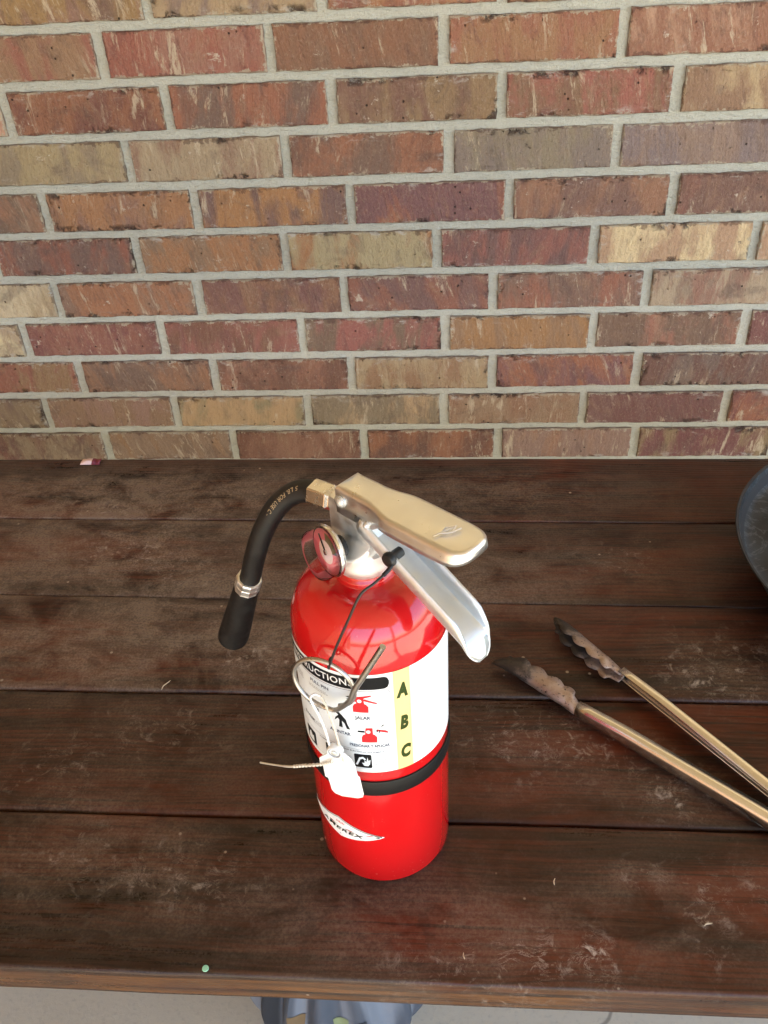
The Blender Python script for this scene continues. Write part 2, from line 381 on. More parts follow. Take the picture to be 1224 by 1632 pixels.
def brick_mesh(seed, HXv):
    r = random.Random(seed); bm = bmesh.new(); hz = .03115; y0 = -.0005; ch = .0028
    def outline(ix, yy, wob):
        pts = []; nx, nzv = 17, 6
        for i in range(nx): pts.append((-HXv + 2 * HXv * i / nx, -hz))
        for i in range(nzv): pts.append((HXv, -hz + 2 * hz * i / nzv))
        for i in range(nx): pts.append((HXv - 2 * HXv * i / nx, hz))
        for i in range(nzv): pts.append((-HXv, hz - 2 * hz * i / nzv))
        out = []
        for (x, z) in pts:
            sx = (HXv - ix) / HXv; sz = (hz - ix) / hz
            out.append(bm.verts.new((x * sx + r.uniform(-wob, wob), yy + r.uniform(-.0003, .0003), z * sz + r.uniform(-wob, wob))))
        return out
    A = outline(.0, .045, 0); B = outline(.0, y0 + ch, .0011); C = outline(.0022, y0, .0013)
    bridge(bm, A, B); bridge(bm, B, C); bm.faces.new(C)
    bmesh.ops.recalc_face_normals(bm, faces=bm.faces)
    me = bpy.data.meshes.new('brick'); bm.to_mesh(me); bm.free(); me.materials.append(M_BRICK); return me
HXN = (PITCH - .0150) / 2
BM = [brick_mesh(i, HXN) for i in range(8)]
rb = random.Random(5)
far_bricks = []
for i in range(-16, 17):
    zc = BED0 + COURSE / 2 - i * COURSE
    if zc + .03 > .93 or zc - .04 < FLOOR: continue
    j0 = JOINT.get(i, -.37 - .085 * (i % 3) - rb.uniform(0, .02)); row = ROWS.get(i, '').split()
    for k in range(-7, 11):
        xc = j0 + (k - .5) * PITCH
        if not -2.07 < xc < 2.17: continue
        if row and 0 <= k < len(row): code = row[k]
        else: code = rb.choice(['RM', 'RP', 'MO', 'TG', 'PR', 'DP', 'GT', 'OM', 'RD', 'MP'])
        xc += rb.uniform(-.0012, .0012); zb = zc + rb.uniform(-.0008, .0008)
        rot = (rb.uniform(-.004, .004), pi if rb.random() < .5 else 0, rb.uniform(-.003, .003))
        near = -.42 < zc < .72 and -1.25 < xc < 1.3
        o = bpy.data.objects.new('brick', rb.choice(BM)); o.location = (xc, rb.uniform(-.0012, .0012), zb)
        o.rotation_euler = (rot[0], rot[1] + rb.uniform(-.004, .004), 0)
        j = lambda c: [max(0, q * (1 + rb.uniform(-.12, .12))) for q in CL[c]]
        o['clay'] = j(code[0]); o['flash'] = j(code[1]); o['half_length'] = HXN
        if near: COL.objects.link(o); o.parent = wall
        else: far_bricks.append((o.data, o.location.copy(), o.rotation_euler.copy())); bpy.data.objects.remove(o)
bm = bmesh.new()
for me, l, r in far_bricks:
    t0 = bmesh.new(); t0.from_mesh(me); t0.transform(Matrix.Translation(l) @ r.to_matrix().to_4x4()); m2 = bpy.data.meshes.new('x'); t0.to_mesh(m2); t0.free(); bm.from_mesh(m2); bpy.data.meshes.remove(m2)
o = link('outer_brickwork', bm, M_BRICK, wall, smooth=False); o['kind'] = 'stuff'; o['clay'] = list(CL['R']); o['flash'] = list(CL['G']); o['half_length'] = 9.0

# ---- porch posts behind the camera
for x in (-1.2, 1.88):
    p = empty('porch_post', (x, -3.4, FLOOR))
    tag(p, 'pale square porch post at the open edge of the porch, ' + ('on the left' if x < 0 else 'on the right'), 'post', 'posts of the porch')
    link('shaft', box(-.07, .07, -.07, .07, .14, 2.35), M_POST, p, smooth=False); link('plinth', box(-.1, .1, -.1, .1, 0, .14), M_POST, p, smooth=False); link('cap', box(-.1, .1, -.1, .1, 2.35, 2.45), M_POST, p, smooth=False)

o = link('sky_blocking_side_wall', box(-2.2, -2.0, -6.5, -.01, FLOOR, 1.695), plain('ochre_siding', (.42, .24, .12), .7), smooth=False)  # unseen; run far forward to block the left sky so light favours the right
tag(o, 'unseen ochre side wall at the left end of the porch, run long to block the sky', 'wall')

# ================================================================== TABLE
table = empty('wooden_table', (0, -.755, FLOOR))
tag(table, 'dark stained plank table scuffed and dusty, in front of the brick wall', 'table')
# dusty places, pale sheen included in the colour, and scuffs on the top: x, y, sx, sy, strength
DUST_SHEEN = [(-.35, -.58, .30, .14, .9), (-.45, -.50, .2, .06, .7), (-.25, -.72, .30, .09, .75), (-.1, -.47, .28, .05, .5), (-.36, -.8, .22, .07, .5), (.16, -.49, .22, .05, .35), (.2, -.62, .2, .06, .35),
        (-.115, -.775, .05, .028, 1.2), (.07, -.66, .12, .06, .5), (-.17, -.93, .16, .07, .45), (-.2, -1.03, .14, .05, .75), (-.28, -1.0, .1, .05, .5), (.09, -1.06, .14, .04, .85), (.0, -1.06, .1, .04, .45), (.13, -.9, .07, .05, .6), (.26, -.94, .06, .03, .7), (.34, -.79, .06, .04, .5), (.3, -1.05, .12, .05, .35), (.22, -1.016, .016, .01, 2.2)]
SCUFF = [(.175, -1.083, .004, .014, 1.6), (.262, -1.05, .009, .028, .8), (.128, -1.075, .012, .012, .7), (-.35, -.612, .07, .03, .8), (-.42, -.515, .05, .02, .5), (-.362, -.525, .03, .012, .8), (.34, -.785, .045, .035, 1.0), (.30, -.80, .02, .02, .5), (.25, -.62, .04, .02, .6), (.14, -.88, .055, .035, .8), (.265, -.935, .03, .02, 1.0), (.22, -.885, .03, .02, .5),
         (.13, -1.085, .03, .015, .7), (.175, -1.08, .012, .015, 1.1), (-.145, -1.03, .05, .025, .6), (-.24, -1.02, .06, .03, .5), (-.13, -.787, .045, .02, .9), (-.21, -.87, .06, .03, .5), (-.2, -.76, .07, .03, .35), (.05, -.52, .05, .02, .4), (-.06, -.555, .03, .015, .9), (-.24, -.65, .06, .03, .5), (.3, -1.03, .05, .03, .4), (-.3, -.93, .05, .03, .5), (.08, -1.09, .06, .012, .7), (.22, -1.016, .013, .008, 1.3)]
def field(L, x, y):
    s = 0
    for (a, b, p, q, k) in L:
        e = ((x - a) / p) ** 2 + ((y - b) / q) ** 2
        if e < 9: s += k * exp(-e * .8)
    return min(s, 1.5)
TX0, TX1 = -1.15, 1.05
# board edges: (y at x=-0.45, y at x=+0.40) back and front
EDGES = [((-.4005, -.4080), (-.5383, -.5488)), ((-.5406, -.5508), (-.6838, -.6978)), ((-.6856, -.6996), (-.8262, -.8297)), ((-.8288, -.8323), (-.9668, -.9683)), ((-.9694, -.9709), (-1.1060, -1.1048))]
DZ = [.0008, -.0002, .0003, -.0016, .0]
for bi, (eb, ef) in enumerate(EDGES):
    bm = bmesh.new(); ld = bm.verts.layers.float.new('dust_sheen'); ls = bm.verts.layers.float.new('scuff'); lw = bm.verts.layers.float.new('wear')
    NX = 190; rad = .0040 if bi == 4 else .0021; th = .038
    prof = []                                    # (u across 0..1, abs offset, z, wear)
    for a in range(5): prof.append((0, rad * (1 - cos(pi / 2 * a / 4)), -rad * (1 - sin(pi / 2 * a / 4)), 0))
    for a in range(1, 14): prof.append((a / 14, 0, 0, 0))
    rf = .0046 if bi in (2, 3) else rad
    for a in range(5): prof.append((1, -rf * (1 - cos(pi / 2 * (4 - a) / 4)), -rf * (1 - sin(pi / 2 * (4 - a) / 4)), .45 * a / 4))
    prof += [(1, 0, -.012, 1), (1, 0, -.022, 1), (1, -.0, -th + rad, 1), (1, -rad, -th, 1), (0, rad, -th, 0), (0, 0, -th + rad, 0)]
    rings = []
    for ix in range(NX + 1):
        x = TX0 + (TX1 - TX0) * ix / NX
        yb = eb[0] + (eb[1] - eb[0]) * (x + .45) / .85; yf = ef[0] + (ef[1] - ef[0]) * (x + .45) / .85
        yb += .0008 * nz(x * 9, bi, 1); yf += .0008 * nz(x * 9, bi, 2)
        ring = []
        for (u, of, z, w) in prof:
            y = yb + (yf - yb) * u - of
            zz = z + DZ[bi] + .0006 * nz(x * 3, bi * 7 + u * 2, 3) - .0009 * (2 * u - 1) ** 2 * (1 if z > -.01 else 0)
            if z > -.004: zz += .0005 * nz(x * 22, bi, u * 9)
            v = bm.verts.new((x, y + .755, zz - FLOOR)); v[ld] = field(DUST_SHEEN, x, y) * (1.25 if y > -.83 else .7) + .03; v[ls] = field(SCUFF, x, y) + .05; v[lw] = w if bi == 4 else 0  # back boards get extra, standing in for their pale sheen
            ring.append(v)
        rings.append(ring)
    for A, B in zip(rings, rings[1:]): bridge(bm, A, B)
    bm.faces.new(rings[0][::-1]); bm.faces.new(rings[-1])
    bmesh.ops.recalc_face_normals(bm, faces=bm.faces)
    o = link('plank', bm, M_WOOD, table)
for x in (-.95, .85):
    for y in (-.49, -1.02):
        link('leg', box(x - .045, x + .045, y + .755 - .045, y + .755 + .045, 0, -FLOOR - .039), M_WOOD, table, smooth=False)
for x in (-.95, -.05, .85):
    link('cross_beam', box(x - .019, x + .019, -.30, .30, -FLOOR - .125 if x != -.05 else -FLOOR - .1, -FLOOR - .0395), M_WOOD, table, smooth=False)

# ================================================================== FIRE EXTINGUISHER
EXA = RAD(-39.4); EX = Vector((.010, -.974, .0005))
ext = empty('fire_extinguisher', EX, EXA)
tag(ext, 'red fire extinguisher with white instruction label and black hose standing on the table', 'fire extinguisher')
RB = .054
prof = [(0, .003), (.044, .003), (.050, .0), (.0526, .0006), (.0537, .0022), (RB, .005)]
prof += [(RB, .02 + .02 * i) for i in range(12)] + [(RB, .248)]
for a in range(1, 13):
    th = pi / 2 * a / 12
    prof.append((.0215 + (RB - .0215) * cos(th) ** .82, .249 + .0395 * sin(th) ** 1.08))
prof += [(.0208, .2890), (.0204, .2905), (.0206, .2915), (.0200, .2930), (.0192, .2938), (.0188, .2960), (.0188, .2985), (0, .2985)]
link('cylinder', lathe(prof, 96), M_RED, ext)

# --- label decals: u = mm of arc to the right of world azimuth 236 deg, v = metres of height
def wrap(u_deg, z, r):           # world azimuth -> local point
    a = RAD(u_deg) - EXA; return Vector((r * cos(a), r * sin(a), z))
DEG = RAB = 1000 * RB * pi / 180  # mm per degree
def sheet(name, d0, d1, z0, z1, mat, lift, parent, corner=0, step=1.5):
    """rounded rectangle on the cylinder"""
    bm = bmesh.new(); n = max(2, int((d1 - d0) / step)); r = RB + lift; prev = None
    cd = corner * 1000 / DEG
    xs = [d0 + (d1 - d0) * i / n for i in range(n + 1)]
    if corner: xs = sorted(set(xs + [d0 + cd * k / 5 for k in range(6)] + [d1 - cd * k / 5 for k in range(6)]))
    for d in xs:
        e = min(d - d0, d1 - d); dz = 0
        if corner and e < cd: dz = corner * (1 - sqrt(max(0, 1 - (1 - e / cd) ** 2)))
        c = [bm.verts.new(wrap(d, z0 + dz, r)), bm.verts.new(wrap(d, z1 - dz, r))]
        if prev: bm.faces.new((prev[0], c[0], c[1], prev[1]))
        prev = c
    return link(name, bm, mat, parent)
def poly_decal(name, polys, dc, zc, mat, lift, parent, sc=1.0, sy=1.0):
    """polygons in mm round (dc, zc)"""
    bm = bmesh.new(); r = RB + lift
    for P in polys:
        P3 = [Vector((p[0], p[1], 0)) for p in P]
        vs_ = [bm.verts.new(p) for p in P3]
        for tri in tessellate_polygon([P3]):
            try: bm.faces.new([vs_[i] for i in tri])
            except ValueError: pass
    for _ in range(2):
        L = [e for e in bm.edges if abs(e.verts[0].co.x - e.verts[1].co.x) * sc > 4]
        if L: bmesh.ops.subdivide_edges(bm, edges=L, cuts=1)
    bmesh.ops.triangulate(bm, faces=bm.faces)
    for v in bm.verts: v.co = wrap(dc + v.co.x * sc / DEG, zc + v.co.y * sc * sy / 1000, r)
    bmesh.ops.recalc_face_normals(bm, faces=bm.faces)
    return link(name, bm, mat, parent, smooth=False)
def text_polys(s, bold=0.0, shear=0.0, space=1.0):
    c = bpy.data.curves.new('t', 'FONT'); c.body = s; c.size = 1; c.align_x = 'CENTER'; c.align_y = 'CENTER'; c.offset = bold; c.shear = shear; c.space_character = space; c.resolution_u = 3
    o = bpy.data.objects.new('t', c); COL.objects.link(o); dg = bpy.context.evaluated_depsgraph_get(); dg.update()
    me = bpy.data.meshes.new_from_object(o.evaluated_get(dg)); bm = bmesh.new(); bm.from_mesh(me)
    bpy.data.objects.remove(o); bpy.data.meshes.remove(me); bpy.data.curves.remove(c); return bm
def text(name, s, dc, zc, h, mat, lift, parent, bold=0.0, shear=0.0, width=1.0, space=1.0, fn=None):
    """h = cap height in mm; fn maps (x_mm, y_mm) to a local point"""
    bm = text_polys(s, bold, shear, space); sc = h / .70
    bmesh.ops.triangulate(bm, faces=bm.faces)
    for v in bm.verts:
        x, y = v.co.x * sc * width, v.co.y * sc
        v.co = fn(x, y) if fn else wrap(dc + x / DEG, zc + y / 1000, RB + lift)
    bmesh.ops.recalc_face_normals(bm, faces=bm.faces)
    return link(name, bm, mat, parent, smooth=False)
def ell(cx, cy, a, b, n=16, a0=0, a1=360): return [(cx + a * cos(RAD(a0 + (a1 - a0) * i / n)), cy + b * sin(RAD(a0 + (a1 - a0) * i / n))) for i in range(n if a1 - a0 == 360 else n + 1)]
l1, l2, l3, l4 = .0003, .00045, .0006, .00075
lab = sheet('label', 165, 384, .1445, .2452, M_LABEL, l1, ext)
sheet('instruction_panel', 183.5, 288.2, .1485, .2302, M_GREY, l2, lab, .004)
sheet('panel_ground', 184.0, 287.7, .1489, .2298, M_PANEL, l2 + .00007, lab, .0037)
sheet('label_banner', 184, 287.6, .2313, .2425, M_INK, l2, lab, .0042)
text('banner_lettering', 'INSTRUCTIONS', 232.5, .2369, 5.8, M_LABEL, l3, lab, .014, 0, .90, 1.10)
sheet('yellow_strip', 290.3, 302.8, .1445, .2452, M_YEL, l2, lab)
for s, z in (('A', .2253), ('B', .1929), ('C', .1622)):
    text('class_letter', s, 296.6, z, 12.2, M_GREEN, l3, lab, .062, .16, .56)
# red extinguisher pictograms
def picto(dc, zc, pull):
    body = [(-5.2, -6), (5.0, -6), (5.2, -1), (3.6, 1.2), (2.6, 1.6), (2.6, 3), (-2.6, 3), (-2.6, 1.6), (-4.2, .8), (-5.2, -1.5)]
    if pull:
        extra = [[(-3.6, 3), (2.4, 3), (2.6, 6.4), (7.5, 7.8), (7.3, 9.0), (-3.6, 7.2)], [(2, 4.2), (10.5, 1.2), (11.2, 2.2), (3, 5.8)]]
        blk = [ell(-6, 3.2, 1.3, .8, 8), ell(-7.6, 1.8, 1.0, 1.3, 8), [(-9.5, 6.6), (-5.5, 8.3), (-5, 7.2), (-6.5, 6)]]
    else:
        extra = [[(-2.6, 3), (2.6, 3), (2.6, 7.3), (-2.0, 7.3)], [(5.4, 4.4), (12.6, 1.6), (12.8, 2.8), (11.0, 4.4), (5.4, 6)]]
        blk = [[(-7.5, 3.2), (-2.8, 3), (-2.8, 4.8), (-7.5, 4.6)], [(7.4, 8.2), (10.6, 10.2), (9.6, 8.2)], [(5, 3.4), (5.9, 3.4), (5.9, 5.9), (5, 5.9)], [(6.7, 2.6), (7.4, 2.6), (7.4, 5.4), (6.7, 5.4)]]
    p = poly_decal('pictogram', [body] + extra, dc, zc, M_LRED, l3, lab, 1.02, 1.12)
    poly_decal('pictogram_ink', blk, dc, zc, M_INK, l3, lab, 1.02, 1.12)
    poly_decal('pictogram_gauge', [ell(-.4, 4.0, 1.5, 1.5, 12)], dc, zc, M_LABEL, l4, lab, 1.02, 1.12)
picto(266.4, .2160, True); picto(270.8, .1850, False)
text('caption', 'JALAR', 267.3, .2035, 3.1, M_NAVY, l3, lab, .03, 0, .85)
text('caption', 'PRESIONAR Y APLICAR', 270.3, .1740, 2.8, M_NAVY, l3, lab, .03, 0, .68)
text('caption', 'APUNTAR', 248.6, .1845, 3.0, M_NAVY, l3, lab, .03, 0, .8)
man = [[(-3.6, 8.4), (-2.2, 9.6), (-.8, 8.6), (-1.2, 7.4), (1.6, 4.6), (4.6, .6), (5.2, -3), (7.0, -8), (4.6, -8), (3.2, -3.2), (1.4, -1.2), (1.6, -7.6), (-1.2, -7.6), (-.4, -1), (-1.4, .6), (-4.2, -2.6), (-3.4, .4), (-.8, 3.6), (-3.4, 6)]]
poly_decal('pictogram', man, 249.8, .1985, M_INK, l3, lab, 1.0, 1.08)
poly_decal('pictogram', [[(-8, .35), (0, .0), (0, -.35), (-8, -.05)], ell(.5, -.2, .9, .8, 8)], 243.5, .2048, M_INK, l3, lab, 1)
# class icons at the foot of the panel
ic = sheet('hazard_icon', 258.0, 271.0, .1500, .1648, M_INK, l3, lab, .0012)
poly_decal('icon_artwork', [[(-5, -3.2), (-3.2, .2), (-2.2, 2.8), (.4, 3.6), (2.2, 1.6), (1.2, .9), (.2, 2.0), (-1.4, 1.4), (-2.2, -.6), (-3.6, -3.4)], [(.6, -3.6), (-.6, -1.2), (1.0, -1.4), (1.2, 1.0), (2.2, -.6), (3.2, 3.4), (3.6, .4), (5.0, 1.4), (4.4, -2.2), (3.2, -3.8)]], 264.3, .1574, M_PANEL, l4, lab, 1.1, 1.25)
sheet('hazard_icon', 233.5, 246.5, .1500, .1648, M_INK, l3, lab, .0012)
poly_decal('icon_artwork', [[(-3.6, -3.6), (-3.8, -.4), (-1.6, 3.6), (-.6, .6), (1.0, 2.8), (3.0, -.8), (2.4, -3.6)]], 240.0, .1574, M_PANEL, l4, lab, 1.1, 1.25)
sheet('hazard_icon', 209.0, 222.0, .1500, .1648, M_INK, l3, lab, .0012)
poly_decal('icon_artwork', [[(-3.6, -3.6), (-2.8, .6), (-.6, 3.6), (1.2, .6), (3.0, 1.8), (3.0, -3.6)]], 215.5, .1574, M_PANEL, l4, lab, 1.1, 1.25)
sheet('rule_line', 187, 285.5, .1695, .16985, M_GREY, l3, lab)
text('small_print', 'FOR ELECTRICAL EQUIPMENT', 265.5, .1674, 1.5, M_NAVY, l3, lab, .01)
text('small_print', 'FLAMMABLE LIQUIDS', 238.5, .1674, 1.5, M_NAVY, l3, lab, .01)
text('small_print', 'PULL PIN', 234.5, .2250, 2.9, M_NAVY, l3, lab, .02)
text('small_print', 'AIM', 236.0, .2035, 2.9, M_NAVY, l3, lab, .02)
text('small_print', 'SQUEEZE', 222.0, .1960, 2.9, M_NAVY, l3, lab, .02)
text('small_print', 'SWEEP', 217.0, .1800, 2.9, M_NAVY, l3, lab, .02)
rp = random.Random(3)
def dashes(d, z, w, rows, pitch):
    out = []
    for k in range(rows):
        x = -w / 2
        while x < w / 2:
            q = rp.uniform(.6, 2.0); out.append([(x, -k * pitch), (x + q, -k * pitch), (x + q, -k * pitch + pitch * .42), (x, -k * pitch + pitch * .42)]); x += q + .5
    poly_decal('fine_print', out, d, z, M_GREY, l3, lab)
dashes(232, .2195, 16, 2, 1.5); dashes(208, .2215, 14, 4, 1.6); dashes(205, .196, 14, 3, 1.6); dashes(226, .181, 12, 3, 1.5); dashes(200, .174, 10, 2, 1.5); dashes(279.5, .1585, 12, 4, 1.6); dashes(251.5, .1600, 6, 5, 1.5)
poly_decal('pictogram', [[(-1.8, 0), (2.4, 1.8), (2.2, -.6)]], 258.2, .2215, M_INK, l3, lab, 1)
sheet('strip_edge', 303.0, 303.25, .1445, .2452, M_GREY, l2, lab)
# maker's badge: pointed lens with black wide capitals
def lens(k, tail=0):
    U = []
    for i in range(25):
        x = -1 + 2 * i / 24; U.append((37 * k * x, 12.6 * k * (1 - abs(x)) ** 1.05 + .35 * k))
    for i in range(25):
        x = 1 - 2 * i / 24; U.append((37 * k * x, -12.2 * k * (1 - abs(x)) ** .78 - .35 * k))
    return U
badge = poly_decal('maker_badge', [lens(1.0)], 236.2, .0640, M_LABEL, l1, ext)
poly_decal('badge_outline', [lens(.955)], 236.2, .0640, M_INK, l2, badge); poly_decal('badge_ground', [lens(.93)], 236.2, .0640, M_LABEL, l3, badge)
text('badge_lettering', 'AMEREX', 236.6, .0618, 3.7, M_INK, l4, badge, .02, .22, 1.75, 1.15)
poly_decal('badge_small_lettering', [[(1.35 * k - 3.6 + dx, dy * h) for dx, dy in ((0, 0), (.6, 0), (.9, 1), (.3, 1))] for k, h in enumerate((2.6, 1.8, 2.7, 1.7, 2.2, 1.7))] + [[(1.35 * k - 3.0, .75), (1.35 * k - 2.3, .8), (1.35 * k - 2.25, 1.25), (1.35 * k - 2.95, 1.2)] for k in range(5)], 237.5, .0696, M_LRED, l4, badge)
text('badge_small_lettering', 'R', 236.4, .0555, 1.5, M_INK, l4, badge)
poly_decal('badge_tip', [[(-3.0, -.1), (2.6, .9), (2.4, -.9)]], 269.5, .0637, M_INK, l4, badge, .8)
# retaining strap round the cylinder
bm = lathe([(RB + .0002, .1180), (RB + .0012, .1182), (RB + .0015, .1190), (RB + .0015, .1330), (RB + .0012, .1338), (RB + .0002, .1340)], 96)
link('strap', bm, M_BAND, ext)
# --- valve: neck, flats, outlet
def valve_bm():
    bm = bmesh.new(); rings = []
    zs = [.2955, .2965, .302, .305] + [.305 + .0014 * i for i in range(1, 15)] + [.330, .338, .344, .346]
    for z in zs:
        r = .0188 if z < .2962 else (.0195 if z < .304 else .0195 + .0012 * min(1, (z - .304) / .02))
        if z >= .346: r = .0190
        k = min(1, max(0, (z - .304) / .018)); lim = .0230 * (1 - k) + .0102 * k
        ring = []
        for i in range(72):
            a = 2 * pi * i / 72; x, y = r * cos(a), r * sin(a)
            ring.append(bm.verts.new((min(x, .0165) if z > .312 else x, max(-lim, min(lim, y)), z)))
        rings.append(ring)
    for A, B in zip(rings, rings[1:]): bridge(bm, A, B)
    bm.faces.new(rings[-1]); bm.faces.new(rings[0][::-1])
    return bm
valve = link('valve', valve_bm(), metal('valve_alloy', (.86, .86, .85), .46), ext)
link('valve_stem', tube([(-.004, 0, .344), (-.004, 0, .350)], .0045, 16), M_STEEL, ext)
# outlet nut (hexagonal) on the hose side
bm = bmesh.new(); rr = []
ax = [Vector((-.016, 0, .3352)), Vector((-.0235, 0, .3352)), Vector((-.0245, 0, .3352)), Vector((-.0420, 0, .3325)), Vector((-.0440, 0, .3320))]
for p, r in zip(ax, (.0078, .0078, .0098, .0098, .0082)):
    rr.append([bm.verts.new(p + Vector((0, r * cos(2 * pi * i / 6 + .3), r * sin(2 * pi * i / 6 + .3)))) for i in range(6)])
for A, B in zip(rr, rr[1:]): bridge(bm, A, B)
bm.faces.new(rr[0][::-1]); bm.faces.new(rr[-1]); bmesh.ops.recalc_face_normals(bm, faces=bm.faces)
bevel(link('hose_nut', bm, M_BRASSY, ext, smooth=False), .0008)
# hose: (s, t, z); local y = -t
HP = [(-.036, 0, .3335), (-.045, 0, .3315), (-.056, .003, .3280), (-.066, .007, .3200), (-.0745, .0115, .3085), (-.083, .0155, .2920), (-.0905, .018, .2750), (-.098, .0195, .2560), (-.1040, .0205, .2390), (-.1095, .0212, .2270)]
hp = spline([(s, -t_, z) for s, t_, z in HP], 8)
HR = .0079
hose = link('hose', tube(hp, HR, 28), M_RUBBER, ext)
T_, N_, B_ = frames(hp)
cum = [0]
for a, b in zip(hp, hp[1:]): cum.append(cum[-1] + (b - a).length)
CAMV = Matrix.Rotation(-EXA, 3, 'Z') @ (Vector((.06824, -1.41051, .66488)) - EX)
def on_hose(x, y):
    d = .0215 - x / 1000 if False else .0330 + x / 1000
    i = max(i for i in range(len(cum) - 1) if cum[i] <= max(d, 0)); f = min(1, (d - cum[i]) / (cum[i + 1] - cum[i]))
    p = hp[i].lerp(hp[i + 1], f); T = (hp[i + 1] - hp[i]).normalized()
    nn = CAMV - p; nn = (nn - T * nn.dot(T)).normalized(); sd = T.cross(nn)
    a = -y / 1000 / HR + .25
    return p + (nn * cos(a) + sd * sin(a)) * (HR + .00015)
text('hose_lettering', '5 LB. FOR USE C -', 0, 0, 3.0, M_TAN, 0, hose, .01, 0, 1.0, 1.05, fn=on_hose)
# crimp and nozzle
e0 = hp[-1]; dn = Vector((-.035, -.0012, -.078)).normalized()
q = dn.to_track_quat('Z', 'X').to_matrix().to_4x4()
MN = Matrix.Translation(e0) @ q
cr = [(.0079, -.0095), (.0092, -.0093), (.0098, -.0085), (.0100, -.0070), (.0098, -.0030), (.0095, -.0024), (.0098, -.0018), (.0098, .0030), (.0100, .0040), (.0097, .0050), (.0088, .0054)]
link('hose_crimp', lathe(cr, 10, MN), M_CRIMP, ext, smooth=False)
nzp = [(.0090, .0045), (.0097, .0048), (.0100, .0065), (.0100, .010), (.0108, .028), (.0119, .055), (.0126, .072), (.0128, .081), (.0126, .0850), (.0118, .0854), (.0100, .0850), (.0090, .081), (.005, .05), (0, .045)]
link('nozzle', lathe(nzp, 40, MN), M_RUBBER, ext)
# --- pressure gauge
gd = RAD(218) - EXA; gp = Vector((cos(gd), sin(gd), 0)); tilt = Vector((gp.x, gp.y, .06)).normalized()
G = Matrix.Translation(Vector((gp.x * .0185, gp.y * .0185, .3165))) @ tilt.to_track_quat('Z', 'Y').to_matrix().to_4x4() @ Matrix.Diagonal((.94, .94, 1.08, 1))
link('gauge_gasket', lathe([(0, -.003), (.0076, -.003), (.0080, -.002), (.0080, .0018), (.0070, .003), (0, .003)], 32, G), M_RUBBER, ext)
gauge = link('gauge', lathe([(0, .0025), (.006, .0025), (.0155, .0032), (.0178, .0040), (.0190, .0054), (.0191, .0068), (.0187, .0076), (.0178, .0078), (0, .0078)], 56, G), M_CHROME, ext)
link('gauge_dial', lathe([(.0170, .0081), (0, .0081)], 40, G), M_DIALR, gauge)
link('dial_sector', lathe([(.0150, .0083), (.0085, .0083)], 12, G, None, RAD(20), RAD(95)), M_DIALG, gauge)
link('dial_center', lathe([(.0088, .0084), (0, .0084)], 28, G), M_DIALW, gauge)
link('gauge_needle', box(-.0006, .0006, -.002, .0135, .0088, .0092, None, G @ Matrix.Rotation(.6, 4, 'Z')), M_INK, gauge)
link('gauge_hub', lathe([(.0018, .0084), (.0018, .0095), (0, .0098)], 16, G), M_CHROME, gauge)
lens_s = [(.0174, .0079), (.0175, .0094), (.0178, .0135), (.0178, .0152), (.0169, .0164), (.012, .0168), (0, .0170)]
link('gauge_lens', lathe(lens_s, 56, G), M_CLEAR, gauge)

# --- carrying handle: pressed channel, open below
def handle_bm():
    H = [(-.0105, .0104), (.004, .0106), (.0165, .0110), (.024, .0124), (.031, .0146), (.038, .0156), (.055, .0158), (.075, .0156), (.0845, .0148), (.0895, .0125), (.0925, .0085), (.0935, .004), (.0938, 0)]
    side = [Vector((a, b, 0)) for a, b in spline([(a, b, 0) for a, b in H], 5) for _ in (0,)] if False else [Vector((p.x, p.y, 0)) for p in spline([(a, b, 0) for a, b in H], 4)]
    out = side + [Vector((p.x, -p.y, 0)) for p in side[-2::-1]]
    rear = [Vector((-.0105, -.0104 + .0208 * i / 6, 0)) for i in range(1, 6)]
    loop = out + rear; n = len(loop)
    cen = [Vector((max(-.004, min(.082, p.x)), p.y * .25, 0)) for p in loop]
    def depth(p):
        x = p.x
        if x < -.0100 and abs(p.y) < .0102: return .0035
        if x < .019: return .0205 - .15 * max(0, x - .006)
        k = min(1, max(0, (x - .019) / .014)); k = k * k * (3 - 2 * k)
        return (.0186 * (1 - k) + .0098 * k) - .0025 * max(0, (x - .08) / .015)
    def topz(p): return .3580 - .00035 * (p.y / .0155) ** 2 * 4 - .012 * max(0, (p.x - .075) / .02) ** 2 * .1
    bm = bmesh.new(); rings = []
    R = .0034
    for a in range(6):
        th = pi / 2 * a / 5; ins = R * (1 - sin(th)); dz = -R * (1 - cos(th))
        ring = []
        for p, c in zip(loop, cen):
            d = (c - p).normalized(); q = p + d * ins; ring.append(bm.verts.new((q.x, q.y, topz(p) + dz)))
        rings.append(ring)
    for f in (.55, 1.0):
        ring = []
        for p in loop:
            dp = depth(p); flare = .0012 * f * (1 if p.x > .03 else 0); s = 1 + flare / .0155
            ring.append(bm.verts.new((p.x, p.y * s, topz(p) - R - (max(dp, R + .0001) - R) * f)))
        rings.append(ring)
    for A, B in zip(rings, rings[1:]): bridge(bm, A, B)
    # top skin as strips between mirrored points
    top = rings[0]; m = len(side)
    for i in range(m - 1):
        j = 2 * m - 2 - i
        a, b = top[i], top[i + 1]; c, d = top[j - 1], top[j]
        try: bm.faces.new([q for k, q in enumerate((a, b, c, d)) if q not in (a, b, c, d)[:k]])
        except ValueError: pass
    try: bm.faces.new([top[0], top[2 * m - 2]] + [top[i] for i in range(2 * m - 1, n)])
    except ValueError: pass
    bmesh.ops.recalc_face_normals(bm, faces=bm.faces)
    return bm
handle = solid(link('carry_handle', handle_bm(), M_CAST, ext), .0016)
